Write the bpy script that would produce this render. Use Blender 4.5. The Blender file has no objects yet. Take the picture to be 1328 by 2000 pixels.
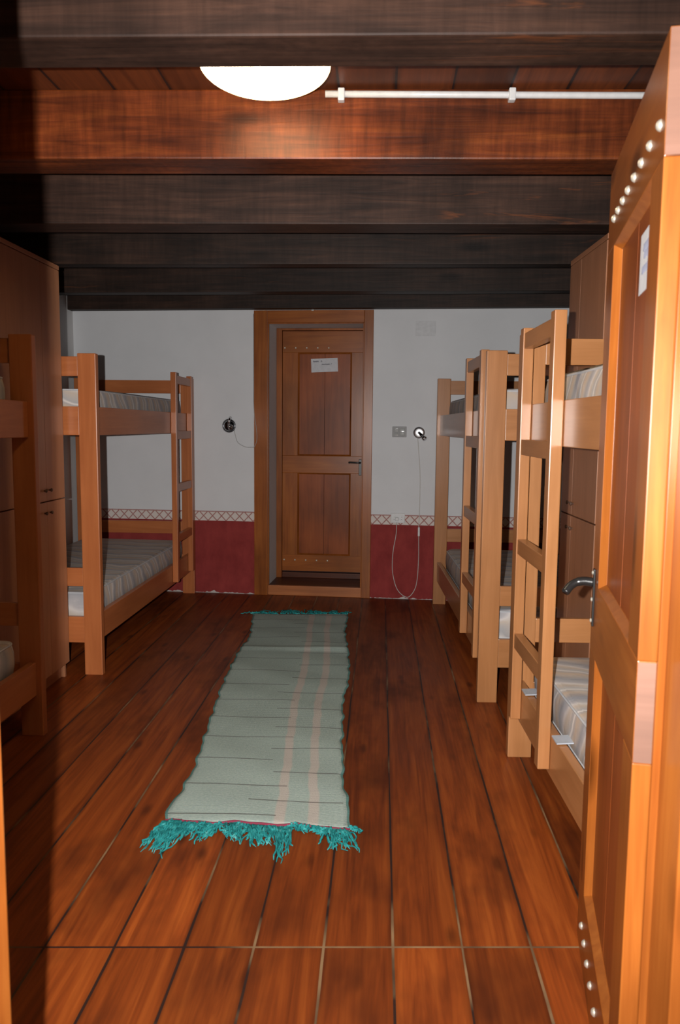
import bpy, bmesh, math, random
from mathutils import Vector, Matrix, Euler
R = random.Random(7)
sc = bpy.context.scene
COL = sc.collection

# ------------------------------------------------------------------ camera, light, exposure
CAM_H = 1.32
YAW, PITCH, ROLL = 0.0516651, 0.1082672, 0.01
f_ = Vector((-math.sin(YAW)*math.cos(PITCH), math.cos(YAW)*math.cos(PITCH), -math.sin(PITCH)))
r0 = Vector((math.cos(YAW), math.sin(YAW), 0)); u0 = r0.cross(f_)
r_ = r0*math.cos(ROLL) + u0*math.sin(ROLL); u_ = r_.cross(f_)
cd = bpy.data.cameras.new('camera'); cam = bpy.data.objects.new('camera', cd); COL.objects.link(cam)
m3 = Matrix((r_, u_, -f_)).transposed()
cam.matrix_world = Matrix.Translation((0, 0, CAM_H)) @ m3.to_4x4()
cd.sensor_fit = 'AUTO'; cd.sensor_width = 23.6; cd.lens = 18; cd.clip_start = 0.02
cd.dof.use_dof = True; cd.dof.focus_distance = 4.6; cd.dof.aperture_fstop = 4.5
sc.camera = cam

w = bpy.data.worlds.new('world'); sc.world = w; w.use_nodes = True
w.node_tree.nodes['Background'].inputs[0].default_value = (0.8, 0.85, 1.0, 1)
w.node_tree.nodes['Background'].inputs[1].default_value = 0.014

# the camera's own flash, a hand's width left of the lens
fl = bpy.data.lights.new('camera_flash', 'SPOT'); flo = bpy.data.objects.new('camera_flash', fl); COL.objects.link(flo)
fl.energy = 525; fl.color = (1.0, 0.972, 0.945); fl.shadow_soft_size = 0.009
fl.spot_size = math.radians(125); fl.spot_blend = 1.0
flo.matrix_world = Matrix.Translation(Vector((0, 0, CAM_H)) - r_*0.098 + u_*0.02 - f_*0.02) @ m3.to_4x4()

vs = sc.view_settings
vs.view_transform = 'Standard'; vs.look = 'None'; vs.exposure = 0.0; vs.gamma = 1.0
vs.use_curve_mapping = False
sc.cycles.use_denoising = True
sc.cycles.max_bounces = 8

LAMP_STRENGTH = 26.0

# ------------------------------------------------------------------ node helpers
def nm(name):
    m = bpy.data.materials.new(name); m.use_nodes = True
    nt = m.node_tree; b = nt.nodes['Principled BSDF']
    return m, nt, b
def N(nt, t, **kw):
    n = nt.nodes.new(t)
    for k, v in kw.items(): setattr(n, k, v)
    return n
def math_(nt, op, a, b=None, c=None):
    n = N(nt, 'ShaderNodeMath', operation=op)
    for i, v in enumerate((a, b, c)):
        if v is None: continue
        if isinstance(v, (int, float)): n.inputs[i].default_value = v
        else: nt.links.new(v, n.inputs[i])
    return n.outputs[0]
def mix_(nt, fac, a, b, mode='MIX'):
    n = N(nt, 'ShaderNodeMix', data_type='RGBA', blend_type=mode)
    for s, v in (('Factor', fac), ('A', a), ('B', b)):
        i = [x for x in n.inputs if x.name == s and x.enabled][0] if s == 'Factor' else [x for x in n.inputs if x.name == s and x.type == 'RGBA'][0]
        if isinstance(v, (int, float)): i.default_value = v
        elif isinstance(v, tuple): i.default_value = (*v, 1) if len(v) == 3 else v
        else: nt.links.new(v, i)
    return [o for o in n.outputs if o.type == 'RGBA'][0]
def ramp_(nt, fac, stops):
    n = N(nt, 'ShaderNodeValToRGB'); nt.links.new(fac, n.inputs[0])
    el = n.color_ramp.elements
    while len(el) < len(stops): el.new(0.5)
    for e, (p, c) in zip(el, stops):
        e.position = p; e.color = (*c, 1) if len(c) == 3 else c
    return n.outputs[0]
def noise_(nt, vec, scale, detail=4, rough=0.55, dist=0.0):
    n = N(nt, 'ShaderNodeTexNoise'); nt.links.new(vec, n.inputs['Vector'])
    n.inputs['Scale'].default_value = scale; n.inputs['Detail'].default_value = detail
    n.inputs['Roughness'].default_value = rough; n.inputs['Distortion'].default_value = dist
    return n.outputs['Fac']
def mapped(nt, vec, scale=(1, 1, 1), loc=(0, 0, 0)):
    n = N(nt, 'ShaderNodeMapping'); nt.links.new(vec, n.inputs['Vector'])
    n.inputs['Scale'].default_value = scale; n.inputs['Location'].default_value = loc
    return n.outputs[0]
def objcoord(nt, rnd=True):
    tc = N(nt, 'ShaderNodeTexCoord')
    if not rnd: return tc.outputs['Object']
    oi = N(nt, 'ShaderNodeObjectInfo')
    a = N(nt, 'ShaderNodeVectorMath', operation='ADD'); s = N(nt, 'ShaderNodeVectorMath', operation='SCALE')
    cx = N(nt, 'ShaderNodeCombineXYZ')
    for i, k in enumerate((37.0, 19.0, 53.0)):
        nt.links.new(math_(nt, 'MULTIPLY', oi.outputs['Random'], k), cx.inputs[i])
    nt.links.new(tc.outputs['Object'], a.inputs[0]); nt.links.new(cx.outputs[0], a.inputs[1])
    return a.outputs[0]
def bump_(nt, b, h, strength=0.1, dist=0.01):
    n = N(nt, 'ShaderNodeBump'); n.inputs['Strength'].default_value = strength; n.inputs['Distance'].default_value = dist
    nt.links.new(h, n.inputs['Height']); nt.links.new(n.outputs[0], b.inputs['Normal'])
def out(nt, b, col, rough=0.5, spec=0.5):
    if isinstance(col, tuple): b.inputs['Base Color'].default_value = (*col, 1)
    else: nt.links.new(col, b.inputs['Base Color'])
    if isinstance(rough, float): b.inputs['Roughness'].default_value = rough
    else: nt.links.new(rough, b.inputs['Roughness'])
    b.inputs['Specular IOR Level'].default_value = spec
def plain(name, col, rough=0.5, metal=0.0, spec=0.5):
    m, nt, b = nm(name)
    v = objcoord(nt)
    n = noise_(nt, v, 40, 3)
    c2 = tuple(min(1, x*0.88) for x in col)
    out(nt, b, ramp_(nt, n, [(0.3, c2), (0.7, col)]), rough, spec)
    b.inputs['Metallic'].default_value = metal
    return m

def wood(name, dark, mid, light, axis='z', rough=0.42, spec=0.45, knots=0.0, fine=1.0, blot=0.35, bump=0.06, streak=None, saw=0.0):
    """long-grained wood; axis = the grain's direction in the object's own space"""
    m, nt, b = nm(name)
    v = objcoord(nt)
    lo, hi = 1.3, 16.0
    sc_ = {'x': (lo, hi, hi), 'y': (hi, lo, hi), 'z': (hi, hi, lo)}[axis]
    mv = mapped(nt, v, sc_)
    g1 = noise_(nt, mv, 1.0*fine, 6, 0.6, 1.2)
    sc2 = tuple(s*5 if s > 2 else s*1.5 for s in sc_)
    g2 = noise_(nt, mapped(nt, v, sc2), 1.0*fine, 3, 0.6, 0.3)
    g = math_(nt, 'ADD', math_(nt, 'MULTIPLY', g1, 0.72), math_(nt, 'MULTIPLY', g2, 0.28))
    col = ramp_(nt, g, [(0.30, dark), (0.5, mid), (0.70, light)])
    bl = noise_(nt, v, 2.6, 3, 0.5)
    bf = ramp_(nt, bl, [(0.35, (1-blot,)*3), (0.65, (1.0,)*3)])
    col = mix_(nt, 1.0, col, bf, 'MULTIPLY')
    if saw > 0:
        sv = {'x': (44, 44, 5.0), 'y': (44, 44, 5.0), 'z': (44, 5, 44)}[axis]
        sn = noise_(nt, mapped(nt, v, sv), 1.0, 3, 0.6)
        sw2 = noise_(nt, mapped(nt, v, {'x': (6, 9, 4.0), 'y': (9, 6, 4), 'z': (4, 9, 6)}[axis]), 1.0, 4, 0.6)
        sn = math_(nt, 'ADD', math_(nt, 'MULTIPLY', sn, 0.65), math_(nt, 'MULTIPLY', sw2, 0.35))
        col = mix_(nt, saw, col, ramp_(nt, sn, [(0.32, (0.45,)*3), (0.52, (1.0,)*3), (0.68, (1.45,)*3)]), 'MULTIPLY')
        g = math_(nt, 'ADD', g, math_(nt, 'MULTIPLY', sn, 0.6))
    if knots > 0:
        ks = {'x': (1.6, 5, 5), 'y': (5, 1.6, 5), 'z': (5, 5, 1.6)}[axis]
        vo = N(nt, 'ShaderNodeTexVoronoi'); nt.links.new(mapped(nt, v, ks), vo.inputs['Vector'])
        vo.inputs['Scale'].default_value = 1.0
        kf = ramp_(nt, vo.outputs['Distance'], [(0.06, (1, 1, 1)), (0.16, (0, 0, 0))])
        col = mix_(nt, math_(nt, 'MULTIPLY', kf, knots), col, tuple(c*0.25 for c in dark))
    if streak:
        st = noise_(nt, mapped(nt, v, tuple(s*0.8 for s in sc_)), 0.8, 5, 0.65, 2.0)
        sf = ramp_(nt, st, [(0.60, (0, 0, 0)), (0.70, (1, 1, 1))])
        sm = noise_(nt, v, 1.1, 2); sf2 = ramp_(nt, sm, [(0.5, (0, 0, 0)), (0.62, (1, 1, 1))])
        col = mix_(nt, math_(nt, 'MULTIPLY', math_(nt, 'MULTIPLY', sf, sf2), 0.75), col, streak)
    out(nt, b, col, rough, spec)
    bump_(nt, b, g, bump, 0.004)
    return m

def wset(name, *cols, **kw):
    return {a: wood('%s_%s' % (name, a), *cols, axis=a, **kw) for a in 'xyz'}

BEECH_L = wset('beech_orange', (0.37, 0.110, 0.034), (0.43, 0.135, 0.043), (0.49, 0.165, 0.056), rough=0.30, spec=0.4, blot=0.12, bump=0.02)
BEECH_R = wset('beech_pale', (0.36, 0.150, 0.052), (0.42, 0.180, 0.066), (0.48, 0.215, 0.084), rough=0.28, spec=0.5, blot=0.12, bump=0.02)
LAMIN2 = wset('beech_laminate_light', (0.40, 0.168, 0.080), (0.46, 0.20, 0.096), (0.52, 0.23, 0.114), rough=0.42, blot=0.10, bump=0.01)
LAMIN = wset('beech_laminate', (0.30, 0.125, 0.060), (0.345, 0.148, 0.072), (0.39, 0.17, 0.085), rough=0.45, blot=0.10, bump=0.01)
PINE = wset('stained_pine', (0.22, 0.055, 0.009), (0.31, 0.088, 0.0145), (0.39, 0.125, 0.022), rough=0.30, spec=0.35, knots=0.8, blot=0.3, bump=0.04)
PINEP = wset('stained_pine_panel', (0.20, 0.046, 0.010), (0.28, 0.066, 0.014), (0.34, 0.088, 0.020), rough=0.36, spec=0.25, knots=0.3, blot=0.35, bump=0.04)
ENDGRAIN = wood('pine_end_grain', (0.165, 0.082, 0.055), (0.205, 0.10, 0.066), (0.235, 0.118, 0.08), axis='y', rough=0.7)
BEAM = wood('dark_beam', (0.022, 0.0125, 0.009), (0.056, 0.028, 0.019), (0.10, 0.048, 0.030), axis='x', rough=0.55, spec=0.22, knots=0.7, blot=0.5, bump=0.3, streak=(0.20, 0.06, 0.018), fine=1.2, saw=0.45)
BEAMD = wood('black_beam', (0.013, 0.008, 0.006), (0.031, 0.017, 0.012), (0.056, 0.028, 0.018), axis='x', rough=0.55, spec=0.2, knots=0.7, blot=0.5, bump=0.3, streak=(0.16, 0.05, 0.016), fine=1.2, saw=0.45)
BEAMR = wood('red_beam', (0.06, 0.013, 0.0045), (0.15, 0.032, 0.008), (0.25, 0.062, 0.013), axis='x', rough=0.42, spec=0.25, knots=0.8, blot=0.6, bump=0.4, fine=1.2, saw=0.8)
BOARDL = wset('varnished_board', (0.30, 0.09, 0.022), (0.42, 0.135, 0.035), (0.5, 0.17, 0.05), rough=0.4, blot=0.2)

# plank surface (floor and ceiling): boards run along Y
def planks(name, x0, width, dark, mid, light, seam=None, rough=0.33, gapw=0.0062, filler=(0.33, 0.20, 0.10), fill_amt=0.75, bump=0.25, spec=0.5):
    m, nt, b = nm(name)
    tc = N(nt, 'ShaderNodeTexCoord'); v = tc.outputs['Object']
    sx = N(nt, 'ShaderNodeSeparateXYZ'); nt.links.new(v, sx.inputs[0])
    X, Y = sx.outputs[0], sx.outputs[1]
    wob = noise_(nt, mapped(nt, v, (0.6, 1.3, 1)), 1.0, 3)
    xw = math_(nt, 'ADD', X, math_(nt, 'MULTIPLY', math_(nt, 'SUBTRACT', wob, 0.5), 0.010))
    t = math_(nt, 'DIVIDE', math_(nt, 'SUBTRACT', xw, x0), width)
    k = math_(nt, 'FLOOR', t); fr = math_(nt, 'SUBTRACT', t, k)
    dgap = math_(nt, 'MULTIPLY', math_(nt, 'MINIMUM', fr, math_(nt, 'SUBTRACT', 1.0, fr)), width)
    kk = k
    if seam:
        sy = math_(nt, 'SUBTRACT', Y, math_(nt, 'ADD', math_(nt, 'MULTIPLY', X, seam[1]), seam[0]))
        side = math_(nt, 'GREATER_THAN', sy, 0.0)
        kk = math_(nt, 'ADD', k, math_(nt, 'MULTIPLY', side, 41.0))
    wn = N(nt, 'ShaderNodeTexWhiteNoise', noise_dimensions='1D'); nt.links.new(kk, wn.inputs['W'])
    cx = N(nt, 'ShaderNodeCombineXYZ')
    nt.links.new(math_(nt, 'ADD', X, math_(nt, 'MULTIPLY', wn.outputs['Value'], 31.0)), cx.inputs[0])
    nt.links.new(math_(nt, 'ADD', Y, math_(nt, 'MULTIPLY', wn.outputs['Value'], 57.0)), cx.inputs[1])
    pv = cx.outputs[0]
    g1 = noise_(nt, mapped(nt, pv, (16, 1.0, 1)), 1.0, 6, 0.62, 1.6)
    g2 = noise_(nt, mapped(nt, pv, (90, 2.5, 1)), 1.0, 3, 0.6, 0.4)
    g = math_(nt, 'ADD', math_(nt, 'MULTIPLY', g1, 0.7), math_(nt, 'MULTIPLY', g2, 0.3))
    col = ramp_(nt, g, [(0.28, dark), (0.5, mid), (0.72, light)])
    tone = ramp_(nt, wn.outputs['Value'], [(0.0, (0.66,)*3), (1.0, (1.16, 1.16, 1.16))])
    col = mix_(nt, 1.0, col, tone, 'MULTIPLY')
    # worn dark patches and knots
    bl = noise_(nt, mapped(nt, pv, (3.2, 1.5, 1)), 1.0, 4, 0.6)
    col = mix_(nt, math_(nt, 'MULTIPLY', ramp_(nt, bl, [(0.52, (0, 0, 0)), (0.72, (1, 1, 1))]), 0.72), col, tuple(c*0.5 for c in dark))
    vo = N(nt, 'ShaderNodeTexVoronoi'); nt.links.new(mapped(nt, pv, (7, 2.6, 1)), vo.inputs['Vector']); vo.inputs['Scale'].default_value = 1
    kf = ramp_(nt, vo.outputs['Distance'], [(0.05, (1, 1, 1)), (0.15, (0, 0, 0))])
    col = mix_(nt, math_(nt, 'MULTIPLY', kf, 0.65), col, tuple(c*0.45 for c in dark))
    # gaps
    gw = math_(nt, 'MULTIPLY', noise_(nt, mapped(nt, v, (3, 2.0, 1)), 1.0, 4), gapw)
    gap = math_(nt, 'LESS_THAN', dgap, gw)
    if seam:
        sg = math_(nt, 'LESS_THAN', math_(nt, 'ABSOLUTE', sy), 0.0032)
        gap = math_(nt, 'MAXIMUM', gap, sg)
    ff = ramp_(nt, noise_(nt, mapped(nt, v, (1.6, 1.4, 1), (3.3, 1.7, 0)), 1.3, 4), [(0.50, (0, 0, 0)), (0.66, (1, 1, 1))])
    gcol = mix_(nt, math_(nt, 'MULTIPLY', ff, fill_amt), (0.022, 0.011, 0.009), filler)
    edge = ramp_(nt, math_(nt, 'DIVIDE', dgap, 0.014), [(0.25, (0.72,)*3), (1.0, (1, 1, 1))])
    col = mix_(nt, 1.0, col, edge, 'MULTIPLY')
    col = mix_(nt, gap, col, gcol)
    rr = math_(nt, 'ADD', math_(nt, 'MULTIPLY', bl, 0.25), rough-0.1)
    out(nt, b, col, rr, spec)
    h = math_(nt, 'SUBTRACT', math_(nt, 'MULTIPLY', g, 0.25), gap)
    bump_(nt, b, h, bump, 0.004)
    return m
FLOOR = planks('floor_planks', 0.050, 0.177, (0.085, 0.0155, 0.0035), (0.225, 0.045, 0.0070), (0.35, 0.085, 0.013), seam=(1.866, 0.067), rough=0.45, spec=0.28)
CEIL = planks('ceiling_boards', 0.03, 0.185, (0.07, 0.018, 0.007), (0.12, 0.032, 0.011), (0.18, 0.046, 0.013), spec=0.2, rough=0.45, gapw=0.008, fill_amt=0.0)

# painted back wall: white above, lattice border, maroon dado; white reveals
def painted_wall(name, z0=0.578, z1=0.655, full=True):
    m, nt, b = nm(name)
    tc = N(nt, 'ShaderNodeTexCoord'); v = tc.outputs['Object']
    s = N(nt, 'ShaderNodeSeparateXYZ'); nt.links.new(v, s.inputs[0])
    X, Y, Z = s.outputs
    n1 = noise_(nt, v, 3.0, 4); n2 = noise_(nt, v, 60.0, 3)
    white = ramp_(nt, n1, [(0.3, (0.635, 0.645, 0.66)), (0.7, (0.685, 0.695, 0.71))])
    mar = ramp_(nt, noise_(nt, mapped(nt, v, (1, 1, 0.6)), 9.0, 5, 0.65), [(0.3, (0.20, 0.025, 0.024)), (0.7, (0.30, 0.044, 0.040))])
    # pale scuffs on the maroon
    sc1 = ramp_(nt, noise_(nt, mapped(nt, v, (2, 1, 1.0), (5, 0, 2)), 5.5, 5, 0.6), [(0.68, (0, 0, 0)), (0.78, (1, 1, 1))])
    mar = mix_(nt, math_(nt, 'MULTIPLY', sc1, 0.25), mar, (0.36, 0.2, 0.19))
    h = z1 - z0
    q = math_(nt, 'DIVIDE', math_(nt, 'SUBTRACT', Z, z0), h)
    p = math_(nt, 'DIVIDE', X, 0.072)
    lw = 0.075
    def band(e):
        f = math_(nt, 'FRACT', math_(nt, 'ADD', e, 500.5))
        return math_(nt, 'LESS_THAN', math_(nt, 'ABSOLUTE', math_(nt, 'SUBTRACT', f, 0.5)), lw)
    lat = math_(nt, 'MAXIMUM', band(math_(nt, 'ADD', p, q)), band(math_(nt, 'SUBTRACT', p, q)))
    lat = math_(nt, 'MAXIMUM', lat, math_(nt, 'GREATER_THAN', q, 0.90))
    lat = math_(nt, 'MULTIPLY', lat, math_(nt, 'ADD', math_(nt, 'MULTIPLY', n2, 0.5), 0.5))
    bord = mix_(nt, lat, (0.66, 0.60, 0.56), (0.30, 0.055, 0.045))
    col = mix_(nt, math_(nt, 'GREATER_THAN', Z, z1), bord, white)
    if full:
        col = mix_(nt, math_(nt, 'LESS_THAN', Z, z0), col, mar)
        # rough white foot of the plaster
        foot = math_(nt, 'LESS_THAN', Z, math_(nt, 'MULTIPLY', math_(nt, 'SUBTRACT', noise_(nt, v, 14.0, 3), 0.40), 0.06))
        col = mix_(nt, foot, col, (0.5, 0.47, 0.45))
        front = math_(nt, 'LESS_THAN', Y, 0.004)
        col = mix_(nt, front, white, col)
    out(nt, b, col, 0.85, 0.2)
    bump_(nt, b, n2, 0.08, 0.003)
    return m
WALLM = painted_wall('painted_plaster')
m, nt, b = nm('white_plaster'); v = objcoord(nt, False)
out(nt, b, ramp_(nt, noise_(nt, v, 3, 4), [(0.3, (0.62, 0.615, 0.61)), (0.7, (0.68, 0.675, 0.67))]), 0.85, 0.2); PLASTER = m

def mattress_fabric():
    m, nt, b = nm('mattress_ticking')
    v = objcoord(nt)
    ds = noise_(nt, mapped(nt, v, (2.2, 1.4, 3.0)), 1.0, 2)
    s = N(nt, 'ShaderNodeSeparateXYZ'); nt.links.new(v, s.inputs[0])
    e = math_(nt, 'ADD', math_(nt, 'ADD', math_(nt, 'MULTIPLY', s.outputs[1], 5.6), math_(nt, 'MULTIPLY', s.outputs[2], 2.6)),
              math_(nt, 'ADD', math_(nt, 'MULTIPLY', ds, 2.0), math_(nt, 'MULTIPLY', s.outputs[0], 0.5)))
    f = math_(nt, 'FRACT', e)
    c = ramp_(nt, f, [(0.0, (0.450, 0.426, 0.432)), (0.16, (0.338, 0.334, 0.351)), (0.30, (0.465, 0.405, 0.365)), (0.45, (0.525, 0.412, 0.317)),
                      (0.56, (0.420, 0.383, 0.371)), (0.61, (0.690, 0.639, 0.594)), (0.66, (0.405, 0.391, 0.392)), (0.84, (0.540, 0.454, 0.378)), (0.93, (0.630, 0.582, 0.553)), (1.0, (0.450, 0.426, 0.432))])
    sp = noise_(nt, mapped(nt, v, (5, 26, 12)), 1.2, 4)
    c = mix_(nt, math_(nt, 'MULTIPLY', ramp_(nt, sp, [(0.55, (0, 0, 0)), (0.7, (1, 1, 1))]), 0.35), c, (0.66, 0.64, 0.62))
    out(nt, b, c, 0.75, 0.25)
    bump_(nt, b, noise_(nt, v, 9.0, 3), 0.25, 0.02)
    return m
TICK = mattress_fabric()
PIPING = plain('piping_grey', (0.55, 0.56, 0.58), 0.6)
STRAP = plain('strap_grey', (0.42, 0.46, 0.52), 0.5)

def rug_mat():
    m, nt, b = nm('woven_rug')
    tc = N(nt, 'ShaderNodeTexCoord'); uv = tc.outputs['UV']
    s = N(nt, 'ShaderNodeSeparateXYZ'); nt.links.new(uv, s.inputs[0])
    U, V = s.outputs[0], s.outputs[1]
    o = tc.outputs['Object']
    base = ramp_(nt, noise_(nt, mapped(nt, uv, (60, 500, 1)), 1.0, 2), [(0.3, (0.30, 0.385, 0.350)), (0.7, (0.41, 0.485, 0.445))])
    big = ramp_(nt, noise_(nt, o, 3.0, 3), [(0.3, (0.9,)*3), (0.7, (1.04,)*3)])
    base = mix_(nt, 1.0, base, big, 'MULTIPLY')
    for c0, wd in ((0.622, 0.034), (0.803, 0.034)):
        d = math_(nt, 'ABSOLUTE', math_(nt, 'SUBTRACT', U, c0))
        fm = ramp_(nt, math_(nt, 'DIVIDE', d, wd), [(0.7, (1, 1, 1)), (1.0, (0, 0, 0))])
        base = mix_(nt, math_(nt, 'MULTIPLY', fm, 0.85), base, (0.50, 0.44, 0.39))
    # thin dark weft lines, each over part of the width
    t = math_(nt, 'MULTIPLY', math_(nt, 'ADD', V, math_(nt, 'MULTIPLY', math_(nt, 'SUBTRACT', noise_(nt, mapped(nt, uv, (4, 30, 1)), 1.0, 2), 0.5), 0.004)), 26.0)
    k = math_(nt, 'FLOOR', t); fr = math_(nt, 'SUBTRACT', t, k)
    wn = N(nt, 'ShaderNodeTexWhiteNoise', noise_dimensions='1D'); nt.links.new(k, wn.inputs['W'])
    par = math_(nt, 'MODULO', k, 2.0)
    lo = math_(nt, 'MULTIPLY', par, math_(nt, 'ADD', 0.40, math_(nt, 'MULTIPLY', wn.outputs['Value'], 0.18)))
    hi = math_(nt, 'ADD', 0.52, math_(nt, 'ADD', math_(nt, 'MULTIPLY', par, 0.43), math_(nt, 'MULTIPLY', wn.outputs['Value'], 0.14)))
    inside = math_(nt, 'MULTIPLY', math_(nt, 'GREATER_THAN', U, lo), math_(nt, 'LESS_THAN', U, hi))
    ln = math_(nt, 'LESS_THAN', math_(nt, 'ABSOLUTE', math_(nt, 'SUBTRACT', fr, 0.5)), 0.028)
    base = mix_(nt, math_(nt, 'MULTIPLY', math_(nt, 'MULTIPLY', ln, inside), 0.75), base, (0.07, 0.06, 0.055))
    ed = math_(nt, 'LESS_THAN', math_(nt, 'MINIMUM', U, math_(nt, 'SUBTRACT', 1.0, U)), 0.014)
    base = mix_(nt, math_(nt, 'MULTIPLY', ed, 0.8), base, (0.10, 0.27, 0.25))
    out(nt, b, base, 0.9, 0.1)
    wv = math_(nt, 'SINE', math_(nt, 'MULTIPLY', V, 2300.0))
    bump_(nt, b, math_(nt, 'ADD', math_(nt, 'MULTIPLY', wv, 0.3), noise_(nt, mapped(nt, uv, (120, 400, 1)), 1.0, 2)), 0.35, 0.004)
    return m
RUG = rug_mat()
m, nt, b = nm('turquoise_yarn'); v = objcoord(nt, False)
out(nt, b, ramp_(nt, noise_(nt, v, 45, 3), [(0.3, (0.010, 0.13, 0.135)), (0.6, (0.03, 0.29, 0.29)), (0.78, (0.16, 0.46, 0.45))]), 0.9, 0.1); YARN = m
REDTHREAD = plain('red_thread', (0.22, 0.02, 0.05), 0.8)
CHROME = plain('chrome', (0.62, 0.62, 0.64), 0.16, 1.0)
CHROMEB = plain('polished_chrome', (0.85, 0.85, 0.87), 0.32, 1.0)
DARKCHROME = plain('dark_chrome', (0.10, 0.10, 0.11), 0.15, 1.0)
STEEL = plain('stud_steel', (0.86, 0.81, 0.68), 0.42, 0.75)
BLACK = plain('black_iron', (0.012, 0.012, 0.012), 0.3, 0.0)
PLASTIC = plain('white_plastic', (0.62, 0.62, 0.62), 0.3)
CLEAR = plain('grey_plastic', (0.36, 0.36, 0.36), 0.55, 0, 0.2)
GLOSSGREY = plain('glossy_grey', (0.42, 0.43, 0.42), 0.16)
COVERM = plain('painted_cover', (0.655, 0.665, 0.68), 0.8, 0, 0.2)
CABLE = plain('white_cable', (0.55, 0.53, 0.50), 0.4)
GREYCABLE = plain('grey_cable', (0.34, 0.33, 0.32), 0.4)
PAPER = plain('paper', (0.62, 0.63, 0.66), 0.8)
INK = plain('ink', (0.10, 0.10, 0.13), 0.8)
DARKGAP = plain('dark_edge', (0.03, 0.015, 0.01), 0.6)
KNOBM = plain('dark_knob', (0.10, 0.055, 0.035), 0.6)
m, nt, b = nm('lit_glass')
lw_ = N(nt, 'ShaderNodeLayerWeight'); lw_.inputs[0].default_value = 0.5
out(nt, b, (0.9, 0.85, 0.7), 0.3)
nt.links.new(ramp_(nt, lw_.outputs['Facing'], [(0.2, (1.0, 0.80, 0.50)), (0.95, (1.0, 0.66, 0.27))]), b.inputs['Emission Color'])
sz_ = N(nt, 'ShaderNodeSeparateXYZ'); nt.links.new(objcoord(nt, False), sz_.inputs[0])   # the bulb sits low in the bowl: its rim glows less
zf_ = N(nt, 'ShaderNodeMapRange'); nt.links.new(sz_.outputs[2], zf_.inputs[0])
for i_, v_ in enumerate((-0.06, -0.128, 0.22, 1.0)): zf_.inputs[1+i_].default_value = v_
nt.links.new(math_(nt, 'MULTIPLY', zf_.outputs[0], LAMP_STRENGTH), b.inputs['Emission Strength']); LITGLASS = m

# ------------------------------------------------------------------ mesh helpers
class MB:
    def __init__(s): s.bm = bmesh.new()
    def box(s, x0, x1, y0, y1, z0, z1, bev=0.0, seg=2):
        x0, x1 = sorted((x0, x1)); y0, y1 = sorted((y0, y1)); z0, z1 = sorted((z0, z1))
        t = bmesh.new()
        bmesh.ops.create_cube(t, size=1)
        for v in t.verts:
            v.co = Vector(((x0+x1)/2+v.co.x*(x1-x0), (y0+y1)/2+v.co.y*(y1-y0), (z0+z1)/2+v.co.z*(z1-z0)))
        if bev > 0:
            bmesh.ops.bevel(t, geom=t.edges[:], offset=bev, segments=seg, affect='EDGES', profile=0.6)
        s.merge(t); return s
    def merge(s, t):
        me = bpy.data.meshes.new('tmp'); t.to_mesh(me); t.free(); s.bm.from_mesh(me); bpy.data.meshes.remove(me)
    def tube(s, pts, r, n=10, closed=False, caps=True):
        pts = [Vector(p) for p in pts]; rings = []
        up = Vector((0, 0, 1)); prev = None
        cnt = len(pts)
        for i, p in enumerate(pts):
            a = pts[(i-1) % cnt] if (closed or i > 0) else p
            c = pts[(i+1) % cnt] if (closed or i < cnt-1) else p
            d = (c-a)
            d = d.normalized() if d.length > 1e-9 else Vector((0, 0, 1))
            if prev is None:
                ref = up if abs(d.z) < 0.9 else Vector((1, 0, 0))
                sx = d.cross(ref).normalized()
            else:
                sx = prev - d*prev.dot(d)
                sx = sx.normalized() if sx.length > 1e-6 else d.orthogonal().normalized()
            prev = sx; sy = d.cross(sx)
            rr = r[i] if isinstance(r, (list, tuple)) else r
            rings.append([s.bm.verts.new(p + (sx*math.cos(2*math.pi*k/n)+sy*math.sin(2*math.pi*k/n))*rr) for k in range(n)])
        for i in range(cnt if closed else cnt-1):
            A, B = rings[i], rings[(i+1) % cnt]
            for k in range(n):
                s.bm.faces.new((A[k], A[(k+1) % n], B[(k+1) % n], B[k]))
        if caps and not closed:
            s.bm.faces.new(rings[0][::-1]); s.bm.faces.new(rings[-1])
        return s
    def lathe(s, prof, origin=(0, 0, 0), axis=(0, 0, 1), n=32):
        """prof: list of (radius, height along axis)"""
        ax = Vector(axis).normalized(); e1 = ax.orthogonal().normalized(); e2 = ax.cross(e1); o = Vector(origin)
        rings = []
        for r, h in prof:
            if r < 1e-6: rings.append([s.bm.verts.new(o+ax*h)])
            else: rings.append([s.bm.verts.new(o+ax*h+(e1*math.cos(2*math.pi*k/n)+e2*math.sin(2*math.pi*k/n))*r) for k in range(n)])
        for A, B in zip(rings, rings[1:]):
            for k in range(n):
                k2 = (k+1) % n
                if len(A) == 1 and len(B) == 1: continue
                if len(A) == 1: s.bm.faces.new((A[0], B[k2], B[k]))
                elif len(B) == 1: s.bm.faces.new((A[k], A[k2], B[0]))
                else: s.bm.faces.new((A[k], A[k2], B[k2], B[k]))
        return s
    def quadprism(s, poly, z0, z1):
        a = [s.bm.verts.new((x, y, z0)) for x, y in poly]; c = [s.bm.verts.new((x, y, z1)) for x, y in poly]
        n = len(poly)
        s.bm.faces.new(a[::-1]); s.bm.faces.new(c)
        for i in range(n): s.bm.faces.new((a[i], a[(i+1) % n], c[(i+1) % n], c[i]))
        return s
    def build(s, name, mat, parent=None, smooth=False):
        bmesh.ops.recalc_face_normals(s.bm, faces=s.bm.faces[:])
        me = bpy.data.meshes.new(name); s.bm.to_mesh(me); s.bm.free()
        me.materials.append(mat)
        if smooth:
            for p in me.polygons: p.use_smooth = True
        o = bpy.data.objects.new(name, me); COL.objects.link(o)
        if parent: o.parent = parent
        return o
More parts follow.
